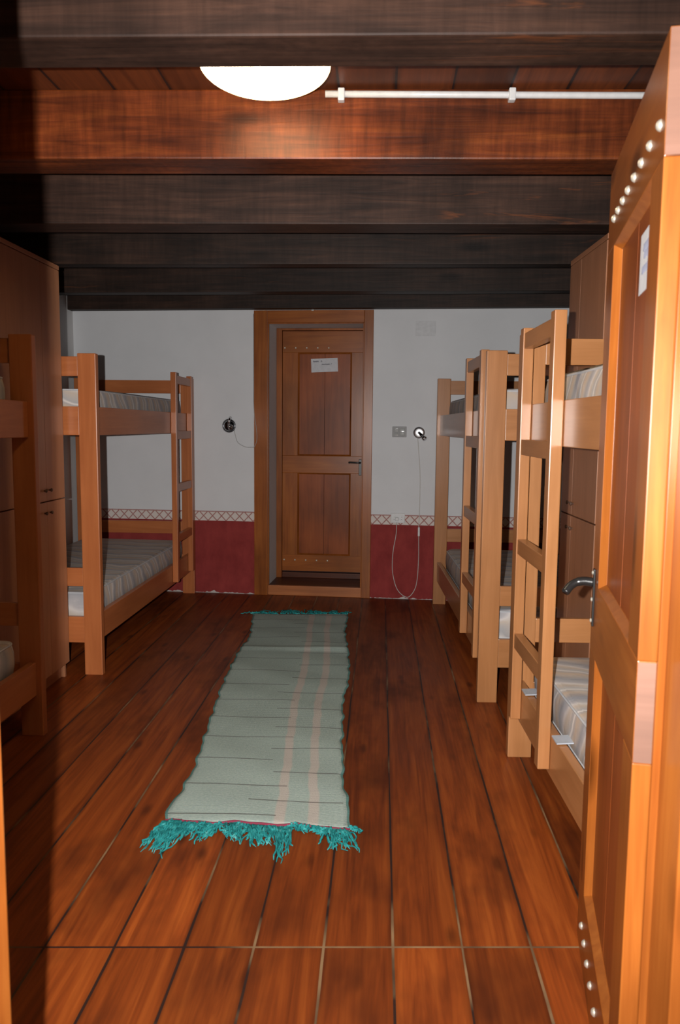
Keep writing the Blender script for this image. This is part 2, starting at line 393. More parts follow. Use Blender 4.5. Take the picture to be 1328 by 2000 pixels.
def tag(o, label=None, cat=None, group=None, kind=None):
    if label: o['label'] = label
    if cat: o['category'] = cat
    if group: o['group'] = group
    if kind: o['kind'] = kind
    return o
def empty(name, loc=(0, 0, 0), rz=0.0):
    o = bpy.data.objects.new(name, None); COL.objects.link(o)
    o.empty_display_size = 0.1
    o.location = loc; o.rotation_euler = (0, 0, rz); return o
def copy_tree(o, parent=None):
    c = o.copy(); COL.objects.link(c)
    if parent: c.parent = parent
    for ch in [x for x in list(COL.objects) if x.parent == o]: copy_tree(ch, c)
    return c
def spline(pts, n=10):
    pts = [Vector(p) for p in pts]; o = []
    P = [pts[0]*2-pts[1]] + pts + [pts[-1]*2-pts[-2]]
    for i in range(1, len(P)-2):
        for k in range(n):
            t = k/n; a, b, c, d = P[i-1], P[i], P[i+1], P[i+2]
            o.append(0.5*((2*b)+(c-a)*t+(2*a-5*b+4*c-d)*t*t+(3*b-a-3*c+d)*t**3))
    o.append(pts[-1]); return o

# ------------------------------------------------------------------ the room
ZC = 2.42                       # ceiling boards
MB().box(-2.62, 1.75, -0.6, 6.3, -0.12, 0.0).build('floor', FLOOR)
tag(bpy.data.objects['floor'], 'dark brown varnished plank floor of the dormitory', 'floor', kind='structure')
o = MB().box(-2.62, 1.75, 0.70, 6.3, ZC, ZC+0.04).build('ceiling', CEIL)
tag(o, 'reddish brown boarded ceiling above the dark beams', 'ceiling', kind='structure')

# back wall in its own frame: x along the wall, y into the wall
WP = Vector((-1.425, 6.055, 0)); WA = math.atan2(-0.10, 1.84)
def wall_pt(u, d, z):
    return WP + Vector((u*math.cos(WA) - d*math.sin(WA), u*math.sin(WA) + d*math.cos(WA), z))
DL, DR, DT, DEP = 0.551, 1.290, 2.106, 0.45
wb = MB()
wb.box(-1.15, DL, 0, DEP, 0, ZC); wb.box(DR, 3.1, 0, DEP, 0, ZC); wb.box(DL, DR, 0, DEP, DT, ZC)
wb = wb.build('wall_back', WALLM); wb.location = WP; wb.rotation_euler.z = WA
tag(wb, 'white back wall with lattice border over a maroon dado', 'wall', kind='structure')
o = MB().box(-2.60, -2.42, 0.70, 6.3, 0, ZC).build('wall_left', PLASTER); tag(o, 'left wall behind the bunk beds and wardrobe', 'wall', kind='structure')
# right wall follows the line of the right-hand furniture
RA = math.atan2(0.036, 0.99935)
RO = Vector((0.529, 3.064, 0)); RD = Vector((-math.sin(RA), math.cos(RA), 0)); RN = Vector((math.cos(RA), math.sin(RA), 0))
def rpt(s, t, z=0.0): return RO + RN*s + RD*t + Vector((0, 0, z))
o = MB().box(0.955, 1.10, -2.45, 3.15, 0, ZC).build('wall_right', PLASTER); o.location = RO; o.rotation_euler.z = RA
tag(o, 'right wall behind the bunk beds and wardrobe', 'wall', kind='structure')
o = MB().box(-2.42, -0.60, 0.72, 0.90, 0, ZC).box(0.575, 1.49, 0.72, 0.93, 0, ZC).box(-0.60, 0.575, 0.72, 0.90, 2.14, ZC).build('wall_front', PLASTER)
tag(o, 'front wall with the doorway the room is seen through', 'wall', kind='structure')

# beams: (near-edge Y at X=0, slope, width, material)
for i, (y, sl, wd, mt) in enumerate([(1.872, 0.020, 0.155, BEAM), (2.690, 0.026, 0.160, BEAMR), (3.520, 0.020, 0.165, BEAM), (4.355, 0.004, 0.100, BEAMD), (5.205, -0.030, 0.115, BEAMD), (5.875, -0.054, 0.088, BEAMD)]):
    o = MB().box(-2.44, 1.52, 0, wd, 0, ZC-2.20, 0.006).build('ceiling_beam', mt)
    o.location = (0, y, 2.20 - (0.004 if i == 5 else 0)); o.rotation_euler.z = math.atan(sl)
    tag(o, ['dark ceiling beam nearest the doorway, in front of the lamp', 'reddish ceiling beam behind the lamp, carrying the white conduit', 'dark knotty ceiling beam, third from the doorway', 'dark streaked ceiling beam, fourth from the doorway', 'dark ceiling beam, fifth from the doorway', 'black ceiling beam against the back wall'][i], 'beam', 'ceiling beams', kind='structure')

# ------------------------------------------------------------------ back door
SILL = wood('dark_sill', (0.06, 0.014, 0.005), (0.11, 0.026, 0.008), (0.15, 0.04, 0.012), axis='x', spec=0.3)
tr = empty('trim_1', WP, WA); tag(tr, 'stained pine frame round the back door', 'door frame', kind='structure')
FO, FI, TO, TI = 0.446, 0.553, 2.193, 2.103
MB().box(FO, FI, -0.022, 0.0, 0.0, TO, 0.003).build('frame_post', PINE['z'], tr)
MB().box(1.288, 1.358, -0.022, 0.0, 0.0, TO, 0.003).build('frame_post', PINE['z'], tr)
MB().box(FI, 1.288, -0.022, 0.0, TI, TO, 0.003).build('frame_head', PINE['x'], tr)
MB().box(FI, FI+0.009, -0.012, -0.001, 0.08, TI, 0.002).box(1.279, 1.288, -0.012, -0.001, 0.08, TI, 0.002).box(FI+0.009, 1.279, -0.012, -0.001, TI-0.009, TI, 0.002).build('frame_bead', PINE['z'], tr)
MB().box(FI, 1.288, -0.012, 0.02, 0.001, 0.078, 0.003).build('threshold_board', BOARDL['x'], tr)
MB().box(DL+0.003, DR-0.003, 0.02, DEP, 0.0, 0.074).build('sill_board', SILL, tr)
D0 = 0.355                      # door plane depth in the wall
MB().box(0.60, 1.266, D0-0.004, D0+0.05, 0.0745, 0.1185, 0.003).build('door_stop', SILL, tr)
fr = MB().box(0.5535, 0.598, D0-0.02, D0+0.06, 0.075, 2.104, 0.002).box(1.268, 1.2875, D0-0.02, D0+0.06, 0.075, 2.104, 0.002).box(0.598, 1.268, D0-0.02, D0+0.06, 2.088, 2.104, 0.002)
fr.build('inner_frame', PINE['z'], tr)
# reveal face beside the inner frame
d2 = empty('door_2', WP, WA); tag(d2, 'panelled pine back door with studs and a paper notice', 'door', kind='structure')
def leaf(root, s0, s1, zb, zt, th, stile, rails, mats):
    zs = rails
    MBx = MB
    MBx().box(s0, s0+stile[0], 0, th, zs[0][1], zs[1][0], 0.002).build('stile', mats['z'], root)
    MBx().box(s1-stile[1], s1, 0, th, zs[0][1], zs[1][0], 0.002).build('stile', mats['z'], root)
    MBx().box(s0, s0+stile[0], 0, th, zs[1][1], zs[2][0], 0.002).build('stile', mats['z'], root)
    MBx().box(s1-stile[1], s1, 0, th, zs[1][1], zs[2][0], 0.002).build('stile', mats['z'], root)
    for (a, c) in zs:
        MBx().box(s0, s1, 0, th, a, c, 0.002).build('rail', mats['x'], root)
    for (a, c) in ((zs[0][1], zs[1][0]), (zs[1][1], zs[2][0])):
        x0, x1 = s0+stile[0], s1-stile[1]
        xm = (x0+x1)/2
        p = MBx().box(x0-0.001, xm-0.0015, 0.018, th-0.004, a-0.001, c+0.001).box(xm+0.0015, x1+0.001, 0.018, th-0.004, a-0.001, c+0.001)
        p.build('panel', PINEP['z'], root)
        # bevelled moulding round the recess
        mo = MBx(); bw, dp = 0.012, 0.017
        O_ = [(x0, a), (x1, a), (x1, c), (x0, c)]; I_ = [(x0+bw, a+bw), (x1-bw, a+bw), (x1-bw, c-bw), (x0+bw, c-bw)]
        vo = [mo.bm.verts.new((x, 0.001, z)) for x, z in O_]; vi = [mo.bm.verts.new((x, dp, z)) for x, z in I_]
        vb = [mo.bm.verts.new((x, dp+0.002, z)) for x, z in O_]; vc = [mo.bm.verts.new((x, dp+0.002, z)) for x, z in I_]
        for i in range(4):
            j = (i+1) % 4
            mo.bm.faces.new((vo[i], vo[j], vi[j], vi[i])); mo.bm.faces.new((vi[i], vi[j], vc[j], vc[i]))
            mo.bm.faces.new((vo[i], vo[j], vb[j], vb[i])); mo.bm.faces.new((vb[i], vb[j], vc[j], vc[i]))
        mo.build('moulding', mats['z'], root)
def stud(root, x, z, r, y=0.0):
    return MB().lathe([(0, -0.0075), (r*0.45, -0.0066), (r*0.8, -0.004), (r, 0.0), (r, 0.001)], (x, y, z), (0, 1, 0), 14).build('stud', STEEL, root, True)
d2.location = wall_pt(0, D0, 0)
leaf(d2, 0.600, 1.266, 0.125, 2.086, 0.045, (0.125, 0.105), [(0.130, 0.265), (0.945, 1.085), (1.915, 2.084)], PINE)
for k in range(5):
    stud(d2, 0.618+k*0.0895, 1.951, 0.0085); stud(d2, 0.616+k*0.0905, 0.222, 0.0085)
hd = MB().box(1.228, 1.252, -0.006, 0.0, 0.93, 1.062, 0.003).build('handle_plate', BLACK, d2)
MB().tube(spline([(1.240, -0.004, 1.035), (1.240, -0.045, 1.035), (1.225, -0.055, 1.036), (1.165, -0.052, 1.038), (1.150, -0.050, 1.036)], 6), 0.008, 10).build('lever', BLACK, hd, True)
# notice on the back door
nt_ = empty('paper_notice'); nt_.location = wall_pt(0.940, D0, 1.815); nt_.rotation_euler = (0, math.radians(-2.5), WA)
tag(nt_, 'small white paper notice with handwriting on the back door', 'notice')
MB().box(-0.108, 0.108, 0.0125, 0.0138, -0.054, 0.054).build('sheet', PAPER, nt_)
def scribble(x0, x1, z, hgt, seed):
    rr = random.Random(seed); n = int((x1-x0)/0.0045); mb = MB()
    pts = [(x0+(x1-x0)*i/n, 0.012, z+hgt*(0.5 if i % 2 else -0.5)*(0.5+rr.random()*0.6)) for i in range(n+1)]
    mb.tube(spline(pts, 3), 0.0016, 5); return mb
mb = scribble(-0.092, -0.045, 0.032, 0.013, 1); mb.merge(scribble(-0.028, -0.018, 0.031, 0.012, 2).bm)
mb.merge(scribble(-0.022, 0.042, 0.006, 0.011, 3).bm); mb.merge(scribble(0.052, 0.060, 0.008, 0.013, 4).bm)
mb.build('handwriting', INK, nt_)

# ------------------------------------------------------------------ fittings on the back wall
def at_wall(name, u, z, d=0.0):
    o = empty(name, wall_pt(u, d, z), WA); return o
def cover(name, u, z, wd, hg, label, cat, sock):
    o = at_wall(name, u, z); tag(o, label, cat)
    MB().box(-wd/2, wd/2, -0.009, 0, -hg/2, hg/2, 0.004).build('cover_plate', CLEAR if sock == 2 else PLASTIC, o)
    if sock:
        if sock == 2:
            for i, x in enumerate((-0.024, 0.018)):
                for z0, z1, tl in ((-0.002, 0.027, 0.09), (-0.028, -0.006, -0.16)):
                    mb = MB().box(x-0.017, x+0.017+0.006*i, -0.014, -0.006, z0, z1, 0.003, 3)
                    for v in mb.bm.verts:
                        if v.co.y < -0.009: v.co.y += tl*(1 if i else -1.3)*(v.co.z-(z0+z1)/2)
                    mb.build('rocker_switch', GLOSSGREY, o, True)
        else:
            for x in (-0.028, 0.0, 0.028):
                q = MB().box(x-0.012, x+0.012, -0.0105, -0.0085, -0.022, 0.022, 0.001).build('socket', PLASTIC, o)
                MB().lathe([(0.0, -0.0002), (0.0022, -0.0002), (0.0022, 0.0004)], (x, -0.0108, 0.009), (0, 1, 0), 8).lathe([(0.0, -0.0002), (0.0022, -0.0002), (0.0022, 0.0004)], (x, -0.0108, -0.009), (0, 1, 0), 8).build('pin_hole', DARKGAP, q)
    return o
cover('switch_plate', 1.564, 1.289, 0.108, 0.080, 'glossy grey light switch plate beside the right wall lamp', 'light switch', 2)
cover('power_socket', 1.564, 0.630, 0.108, 0.076, 'white power socket low on the lattice border with a plug in it', 'socket', 1)
o = at_wall('junction_cover', 1.745, 2.055); tag(o, 'blank white junction box cover painted over, high on the back wall', 'cover')
MB().box(-0.075, 0.075, -0.004, 0, -0.055, 0.055, 0.002).build('cover_plate', COVERM, o)

def wall_lamp(u, z, label, dark):
    o = at_wall('wall_lamp', u, z); tag(o, label, 'lamp')
    if dark:
        MB().lathe([(0.0, -0.026), (0.018, -0.0255), (0.034, -0.021), (0.040, -0.012), (0.038, -0.006), (0.034, 0)], (0, 0, 0), (0, 1, 0), 32).build('base', DARKCHROME, o, True)
        ring = [(0.047*math.cos(a*math.pi/18), -0.020, 0.047*math.sin(a*math.pi/18)) for a in range(36)]
        MB().tube(ring, 0.006, 10, True).build('trim_ring', DARKCHROME, o, True)
        MB().tube(spline([(0.002, -0.022, 0.0), (0.006, -0.05, 0.012), (0.012, -0.06, 0.036), (0.013, -0.048, 0.056), (0.011, -0.02, 0.062)], 6), [0.009]*24+[0.011], 12).build('swivel_arm', CHROME, o, True)
        h = MB().lathe([(0, 0.0), (0.012, 0.003), (0.017, 0.012), (0.022, 0.032), (0.020, 0.032), (0.012, 0.02), (0, 0.018)], (0.004, -0.040, 0.004), (0.55, -0.45, -0.5), 24).build('lamp_head', CHROME, o, True)
    else:
        MB().lathe([(0.0, -0.0175), (0.014, -0.0172), (0.030, -0.0155), (0.041, -0.0115), (0.045, -0.006), (0.045, 0)], (0, 0, 0), (0, 1, 0), 36).build('base', CHROMEB, o, True)
        MB().tube([(0.0, -0.018, 0.0), (0.004, -0.04, -0.003), (0.018, -0.052, -0.018), (0.033, -0.054, -0.034)], [0.011, 0.010, 0.011, 0.013], 14).build('swivel_arm', DARKCHROME, o, True)
        MB().lathe([(0, 0.0), (0.010, 0.002), (0.0165, 0.009), (0.0185, 0.022), (0.0165, 0.034), (0.013, 0.034), (0, 0.030)], (0.026, -0.054, -0.026), (0.62, -0.35, -0.70), 24).build('lamp_head', CHROME, o, True)
    return o
LR = wall_lamp(1.712, 1.284, 'bright round chrome wall lamp beside the grey switch plate', False)
LL = wall_lamp(0.249, 1.322, 'dark chrome round wall lamp left of the back door', True)
def rel(u, z, u0, z0, d): return (u-u0, d, z-z0)
c = MB().tube(spline([rel(1.703, 1.245, 1.712, 1.284, -0.010), rel(1.712, 1.15, 1.712, 1.284, -0.004), rel(1.727, 0.95, 1.712, 1.284, -0.004), rel(1.728, 0.72, 1.712, 1.284, -0.004), rel(1.725, 0.56, 1.712, 1.284, -0.006),
      rel(1.726, 0.48, 1.712, 1.284, -0.008), rel(1.728, 0.30, 1.712, 1.284, -0.009), rel(1.715, 0.12, 1.712, 1.284, -0.012), rel(1.675, 0.035, 1.712, 1.284, -0.016), rel(1.630, 0.022, 1.712, 1.284, -0.018),
      rel(1.565, 0.085, 1.712, 1.284, -0.016), rel(1.530, 0.22, 1.712, 1.284, -0.012), rel(1.532, 0.37, 1.712, 1.284, -0.012), rel(1.552, 0.50, 1.712, 1.284, -0.016), rel(1.556, 0.60, 1.712, 1.284, -0.030)], 8), 0.0028, 8).build('power_cord', CABLE, LR, True)
MB().box(1.726-1.712-0.008, 1.726-1.712+0.008, -0.018, -0.001, 0.495-1.284, 0.565-1.284, 0.004).build('inline_switch', PLASTIC, c)
MB().box(1.545-1.712, 1.569-1.712, -0.042, -0.0112, 0.612-1.284, 0.640-1.284, 0.004).build('plug', PLASTIC, c)
c = MB().tube(spline([rel(0.285, 1.300, 0.249, 1.322, -0.008), rel(0.297, 1.24, 0.249, 1.322, -0.004), rel(0.318, 1.19, 0.249, 1.322, -0.004), rel(0.375, 1.160, 0.249, 1.322, -0.006), rel(0.425, 1.158, 0.249, 1.322, -0.012), rel(0.452, 1.165, 0.249, 1.322, -0.027),
      rel(0.470, 1.22, 0.249, 1.322, -0.028), rel(0.466, 1.30, 0.249, 1.322, -0.027), rel(0.451, 1.40, 0.249, 1.322, -0.026), rel(0.445, 1.50, 0.249, 1.322, -0.024), rel(0.440, 1.60, 0.249, 1.322, -0.006), rel(0.440, 1.90, 0.249, 1.322, -0.004), rel(0.440, 2.17, 0.249, 1.322, -0.004)], 8), 0.0022, 8).build('power_cord', GREYCABLE, LL, True)
# thin cable clipped under the last beam above the back door
o = empty('ceiling_cable', wall_pt(0, 0, 0), WA); tag(o, 'thin white cable clipped along the wall above the back door', 'cable')
MB().tube([(0.46, -0.014, 2.1955-0.0), (0.9, -0.014, 2.1985-0.0)], 0.0022, 8).tube([(0.9, -0.014, 2.1985), (1.36, -0.014, 2.1985)], 0.0022, 8).build('wire', CABLE, o)
MB().box(0.888, 0.906, -0.026, -0.002, 2.188, 2.206, 0.003).build('clip', PLASTIC, o)

# ------------------------------------------------------------------ open door in the foreground and its frame
tr2 = empty('trim_2'); tag(tr2, 'pine lining of the doorway beside the open door', 'door frame', kind='structure')
MB().box(0.500, 0.572, 0.935, 1.245, 0, 2.13, 0.002).build('lining', PINE['z'], tr2)
MB().box(0.4585, 0.5005, 1.145, 1.2435, 0, 2.13, 0.003).box(0.4462, 0.4590, 1.2365, 1.2435, 0, 2.13, 0.001).build('rebate', PINE['z'], tr2)
MB().box(-0.597, -0.464, 0.80, 0.908, 0, 2.135, 0.003).build('jamb', PINE['z'], tr2)
DA = math.atan2(0.757, 0.123)   # leaf direction
d1 = empty('door_1', (0.418, 1.250, 0), DA); tag(d1, 'open panelled pine door with a studded top rail and black handle', 'door', kind='structure')
S1 = 0.70; TH = 0.030
# in the leaf's frame the visible face (towards the bunk aisle) is +y; build with depth measured from it
sub = d1
def flipped(mb):
    for v in mb.bm.verts: v.co.y = -v.co.y
    return mb
_old_build = MB.build
def fbuild(s, name, mat, parent=None, smooth=False):
    flipped(s); return _old_build(s, name, mat, parent, smooth)
MB.build = fbuild
leaf(d1, 0.0, S1, 0.015, 1.915, TH, (0.105, 0.115), [(0.015, 0.185), (0.778, 0.950), (1.730, 1.915)], PINE)
# bare end grain of the three rails on the hinge edge
for (a, cc) in ((0.017, 0.183), (0.780, 0.948), (1.732, 1.913)):
    MB().box(-0.0008, 0.002, 0.001, TH-0.001, a, cc).build('end_grain', ENDGRAIN, d1)
for s_ in (0.044, 0.134, 0.220, 0.302, 0.383, 0.455, 0.528, 0.597):
    stud(d1, s_, 1.790, 0.0095)
    stud(d1, s_, 0.10, 0.0095)
hp = MB().box(0.640, 0.664, -0.005, 0.0, 0.845, 0.985, 0.002).build('handle_plate', BLACK, d1)
MB().tube(spline([(0.652, -0.004, 0.952), (0.652, -0.025, 0.954), (0.650, -0.042, 0.951), (0.645, -0.055, 0.944), (0.638, -0.064, 0.935), (0.632, -0.070, 0.927)], 6), [0.011]*12+[0.010]*18+[0.009], 12).build('lever', BLACK, hp, True)
for z in (0.858, 0.910, 0.976):
    MB().lathe([(0, -0.009), (0.004, -0.008), (0.0055, -0.005)], (0.652, 0, z), (0, 1, 0), 10).build('screw', STEEL, hp, True)
MB.build = _old_build
n2 = empty('paper_notice', (0.418, 1.250, 0), DA); tag(n2, 'white paper notice in the upper panel of the open door', 'notice')
o = MB().box(0.150, 0.300, -0.0175, -0.0165, 1.572, 1.682).build('sheet', PAPER, n2)
mb = MB()
for (x0, x1, z) in ((0.19, 0.26, 1.652), (0.185, 0.25, 1.637), (0.20, 0.265, 1.612)):
    n = 14; mb.tube([(x0+(x1-x0)*i/n, -0.0163, z+(0.006 if i % 2 else -0.006)) for i in range(n+1)], 0.0016, 5)
mb.build('handwriting', INK, n2)

# ------------------------------------------------------------------ bunk beds
W_ = 0.93; PH = 1.68
def bunk(loc, rz, sgn, L, ladder_far, mats, label):
    root = empty('bunk_bed', loc, rz); tag(root, label, 'bunk bed', 'beech bunk beds')
    def B(x0, x1, *a): 
        return MB().box(sgn*x0, sgn*x1, *a)
    for (x0, x1) in ((0, 0.095), (W_-0.095, W_)):
        for (y0, y1) in ((0, 0.04), (L-0.04, L)):
            B(x0, x1, y0, y1, 0, PH, 0.004).build('post', mats['z'], root)
    for yc in (0.02, L-0.02):
        for z0, z1, nme in ((1.565, 1.665, 'guard_board'), (1.265, 1.412, 'end_board'), (0.475, 0.572, 'guard_board'), (0.172, 0.312, 'end_board')):
            B(0.0955, W_-0.0955, yc-0.0125, yc+0.0125, z0, z1, 0.003).build(nme, mats['x'], root)
    for (x0, x1) in ((0.024, 0.054), (W_-0.054, W_-0.024)):
        for z0, z1 in ((1.265, 1.412), (0.180, 0.322)):
            B(x0, x1, 0.0405, L-0.0405, z0, z1, 0.003).build('side_rail', mats['y'], root)
    for zt in (1.352, 0.274):
        B(0.055, W_-0.055, 0.042, L-0.042, zt-0.02, zt).build('bed_base', mats['y'], root)
    if ladder_far: ya = L-0.04-0.553; yb = L-0.04-0.105
    else: ya = 0.072; yb = 0.540
    # ladder: rails as one part, rungs below it
    lx0, lx1 = -0.016, 0.023
    ld = MB()
    for y in (ya, yb): ld.box(sgn*lx0, sgn*lx1, y, y+0.05, 0.20, 1.690, 0.003)
    ld = ld.build('ladder', mats['z'], root)
    for zc in (1.642, 1.252, 0.877, 0.512):
        B(lx0+0.004, lx1-0.002, ya+0.0505, yb-0.0005, zc-0.0285, zc+0.0285, 0.003).build('rung', mats['y'], ld)
    return root
LFAR = 2.093
b_rn = bunk(rpt(0, -2.06), RA, 1, 2.10, True, BEECH_R, 'pale beech bunk bed half behind the open door, ladder in view')
b_rf = bunk(rpt(-0.024, 0.631), RA, 1, 2.150, False, BEECH_R, 'pale beech bunk bed on the right, against the back wall')
b_lf = bunk((-1.455, 3.952, 0), 0, -1, LFAR, True, BEECH_L, 'orange beech bunk bed left of the back door, against the back wall')
b_ln = bunk((-1.414, 1.070, 0), 0, -1, 2.10, False, BEECH_L, 'bunk bed in shadow at the left edge, in front of the wardrobe')

# ------------------------------------------------------------------ mattresses: built once, copied
MX0, MX1 = 0.078, W_-0.062
def mattress():
    root = empty('mattress'); hw = (MX1-MX0)/2; hl = 0.965; t = 0.152
    nx, ny, nz = 14, 30, 5
    mb = MB(); rr = 0.045
    t_ = bmesh.new(); bmesh.ops.create_cube(t_, size=1)
    for v in t_.verts: v.co = Vector((v.co.x*hw*2, v.co.y*hl*2, (v.co.z+0.5)*t))
    vert = [e for e in t_.edges if abs(e.verts[0].co.z-e.verts[1].co.z) > 0.01]
    bmesh.ops.bevel(t_, geom=vert, offset=0.06, segments=4, affect='EDGES', profile=0.5)
    hz = [e for e in t_.edges if abs(e.verts[0].co.z-e.verts[1].co.z) < 1e-5 and len([f for f in e.link_faces if abs(f.normal.z) > 0.9]) == 1]
    bmesh.ops.bevel(t_, geom=hz, offset=0.022, segments=3, affect='EDGES', profile=0.5)
    top = [f for f in t_.faces if f.normal.z > 0.9 and len(f.verts) > 6]
    bmesh.ops.subdivide_edges(t_, edges=t_.edges[:], cuts=3, use_grid_fill=True)
    mb.merge(t_)
    # top rebuilt as a soft, slightly puckered grid
    for v in mb.bm.verts:
        x, y, z = v.co
        v.co.z += 0.004*math.sin(x*9+y*4)*(z/t) + 0.003*math.sin(y*13-x*5)*(z/t)
        if z > 0.03 and z < t-0.03:
            k = 1+0.012*math.sin(math.pi*z/t); v.co.x *= k; v.co.y = y + (0.006*math.sin(math.pi*z/t) if y > 0 else -0.006*math.sin(math.pi*z/t))
    cov = mb.build('cover', TICK, root, False)
    for p in cov.data.polygons: p.use_smooth = True
    def loop(z, off):
        pts = []
        r = 0.06
        for cx, cy, a0 in ((hw-r, hl-r, 0), (-(hw-r), hl-r, 90), (-(hw-r), -(hl-r), 180), (hw-r, -(hl-r), 270)):
            for k in range(7):
                a = math.radians(a0+k*15); pts.append((cx+math.cos(a)*(r+off), cy+math.sin(a)*(r+off), z))
        dense = []
        for i, p in enumerate(pts):
            q = pts[(i+1) % len(pts)]; dense.append(Vector(p))
            d = (Vector(q)-Vector(p)).length
            for k in range(1, int(d/0.08)): dense.append(Vector(p).lerp(Vector(q), k/int(d/0.08)))
        return dense
    MB().tube(loop(t-0.010, -0.004), 0.0045, 7, True).build('piping', PIPING, root, True)
    MB().tube(loop(0.010, -0.004), 0.0045, 7, True).build('piping', PIPING, root, True)
    return root
M0 = mattress()
MC = (MX0+MX1)/2
def put_mattress(o, bed, sgn, L, zt, label, rx=0.0):
    p = Matrix.Translation(bed.location) @ Euler(bed.rotation_euler).to_matrix().to_4x4() @ Vector((sgn*MC, L/2, zt+0.004))
    o.location = p; o.rotation_euler = (rx, 0, bed.rotation_euler.z)
    tag(o, label, 'mattress', 'striped bunk mattresses')
spots = [(b_rn, 1, 2.10, 0.276, 'lower striped mattress of the right bunk half behind the open door'),
         (b_rn, 1, 2.10, 1.354, 'upper striped mattress of the right bunk half behind the open door'),
         (b_rf, 1, 2.150, 0.276, 'lower striped mattress of the right bunk against the back wall'),
         (b_rf, 1, 2.150, 1.354, 'upper striped mattress of the right bunk against the back wall'),
         (b_lf, -1, LFAR, 0.276, 'lower striped mattress of the left bunk against the back wall'),
         (b_lf, -1, LFAR, 1.354, 'upper striped mattress of the left bunk against the back wall'),
         (b_ln, -1, 2.10, 0.276, 'lower mattress in shadow at the left edge of the room'),
         (b_ln, -1, 2.10, 1.354, 'upper mattress in shadow at the left edge of the room')]
for i, (bd, sg, L, zt, lab) in enumerate(spots):
    o = M0 if i == 0 else copy_tree(M0)
    put_mattress(o, bd, sg, L, zt, lab)
# fabric tabs of the lower right mattress lying on the rail
for y in (0.36, 0.815):
    MB().quadprism([(-0.455, y), (-0.385, y+0.01), (-0.385, y+0.075), (-0.455, y+0.065)], 0.046, 0.050).build('strap', STRAP, M0)

# ------------------------------------------------------------------ wardrobes
def wardrobe(loc, rz, sgn, wd, depth, h, split, seam, label, LAMIN):
    root = empty('wardrobe', loc, rz); tag(root, label, 'wardrobe')
    def B(x0, x1, *a): return MB().box(sgn*x0, sgn*x1, *a)
    ft = 0.020
    B(ft+0.001, depth, 0, 0.018, 0.0, h-0.022).box(sgn*(ft+0.001), sgn*depth, wd-0.018, wd, 0.0, h-0.022).box(sgn*(depth-0.012), sgn*depth, 0.018, wd-0.018, 0.0, h-0.022).build('carcass', LAMIN['z'], root)
    B(0.0, depth, -0.002, wd+0.002, h-0.021, h, 0.002).build('top_board', LAMIN['y'], root)
    B(ft+0.02, ft+0.038, 0.019, wd-0.019, 0.0, 0.075).build('plinth', LAMIN['y'], root)
    B(ft+0.002, depth-0.013, 0.019, wd-0.019, split-0.009, split+0.009).build('shelf', LAMIN['y'], root)
    ys = [0.002, seam, wd-0.002]
    for k in range(2):
        for z0, z1 in ((0.080, split-0.003), (split+0.003, h-0.025)):
            d = B(0.0, ft, ys[k]+0.0005, ys[k+1]-0.0005, z0, z1, 0.0015).build('door', LAMIN['z'], root)
            yk = seam + (-0.030 if k == 0 else 0.030)
            zk = split+0.055 if z0 > 0.5 else split-0.055
            MB().lathe([(0.004, 0.0), (0.004, 0.006), (0.008, 0.009), (0.009, 0.013), (0.006, 0.016), (0, 0.0165)], (0, yk, zk), (-sgn, 0, 0), 16).build('knob', KNOBM, d, True)
    return root
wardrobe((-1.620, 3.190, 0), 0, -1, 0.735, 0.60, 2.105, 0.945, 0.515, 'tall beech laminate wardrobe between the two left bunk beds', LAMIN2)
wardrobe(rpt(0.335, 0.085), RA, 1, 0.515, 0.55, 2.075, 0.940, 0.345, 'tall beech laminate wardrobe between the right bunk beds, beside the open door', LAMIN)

# ------------------------------------------------------------------ rug with fringes
RE = [(-0.213, 5.40), (-0.214, 4.922), (-0.18, 4.575), (-0.154, 4.202), (-0.149, 3.943), (-0.164, 3.658), (-0.148, 3.322), (-0.137, 3.021), (-0.122, 2.934), (-0.128, 2.833), (-0.113, 2.74), (-0.098, 2.638), (-0.083, 2.517), (-0.089, 2.44)]
LE = [(-0.885, 5.36), (-0.809, 4.776), (-0.819, 4.439), (-0.8, 3.951), (-0.787, 3.744), (-0.757, 3.41), (-0.732, 3.15), (-0.711, 2.942), (-0.706, 2.89), (-0.705, 2.681), (-0.718, 2.565), (-0.708, 2.447)]
def interp(E, t):
    # by arc fraction from near (t=0) to far
    P = E[::-1]; y = P[0][1]+(P[-1][1]-P[0][1])*t
    for a, b_ in zip(P, P[1:]):
        if y <= b_[1]+1e-9:
            k = (y-a[1])/max(1e-9, b_[1]-a[1]); return Vector((a[0]+(b_[0]-a[0])*k, y))
    return Vector(P[-1])
rug = empty('runner_rug', (-0.45, 3.9, 0)); tag(rug, 'pale green woven runner rug with two beige stripes on the floor', 'rug')
bm = bmesh.new(); uvl = bm.loops.layers.uv.new('UVMap'); NU, NV = 26, 170
def rug_z(u, t, y):
    z = 0.009 + 0.0035*math.sin(y*4.1+u*2)*math.sin(u*5+y) + 0.0015*math.sin(y*17+u*6)
    z += 0.017*math.exp(-((y-(4.50+0.01*u))/0.035)**2)*(0.35+0.65*u)
    return z
grid = []
for j in range(NV+1):
    t = j/NV; a = interp(LE, t); c = interp(RE, t); row = []
    for i in range(NU+1):
        u = i/NU; p = a.lerp(c, u)
        jx = (0.004*math.sin(p.y*31+1.3)+0.003*math.sin(p.y*57)) * (1 if u in (0, 1) else 0.4)
        jy = 0.006*math.sin(u*19)+0.004*math.sin(u*37) if j in (0, NV) else 0
        z = rug_z(u, t, p.y)
        if i in (0, NU) or j in (0, NV): z *= 0.7
        row.append((bm.verts.new((p.x+jx+0.45, p.y+jy-3.9, z)), u, t))
    grid.append(row)
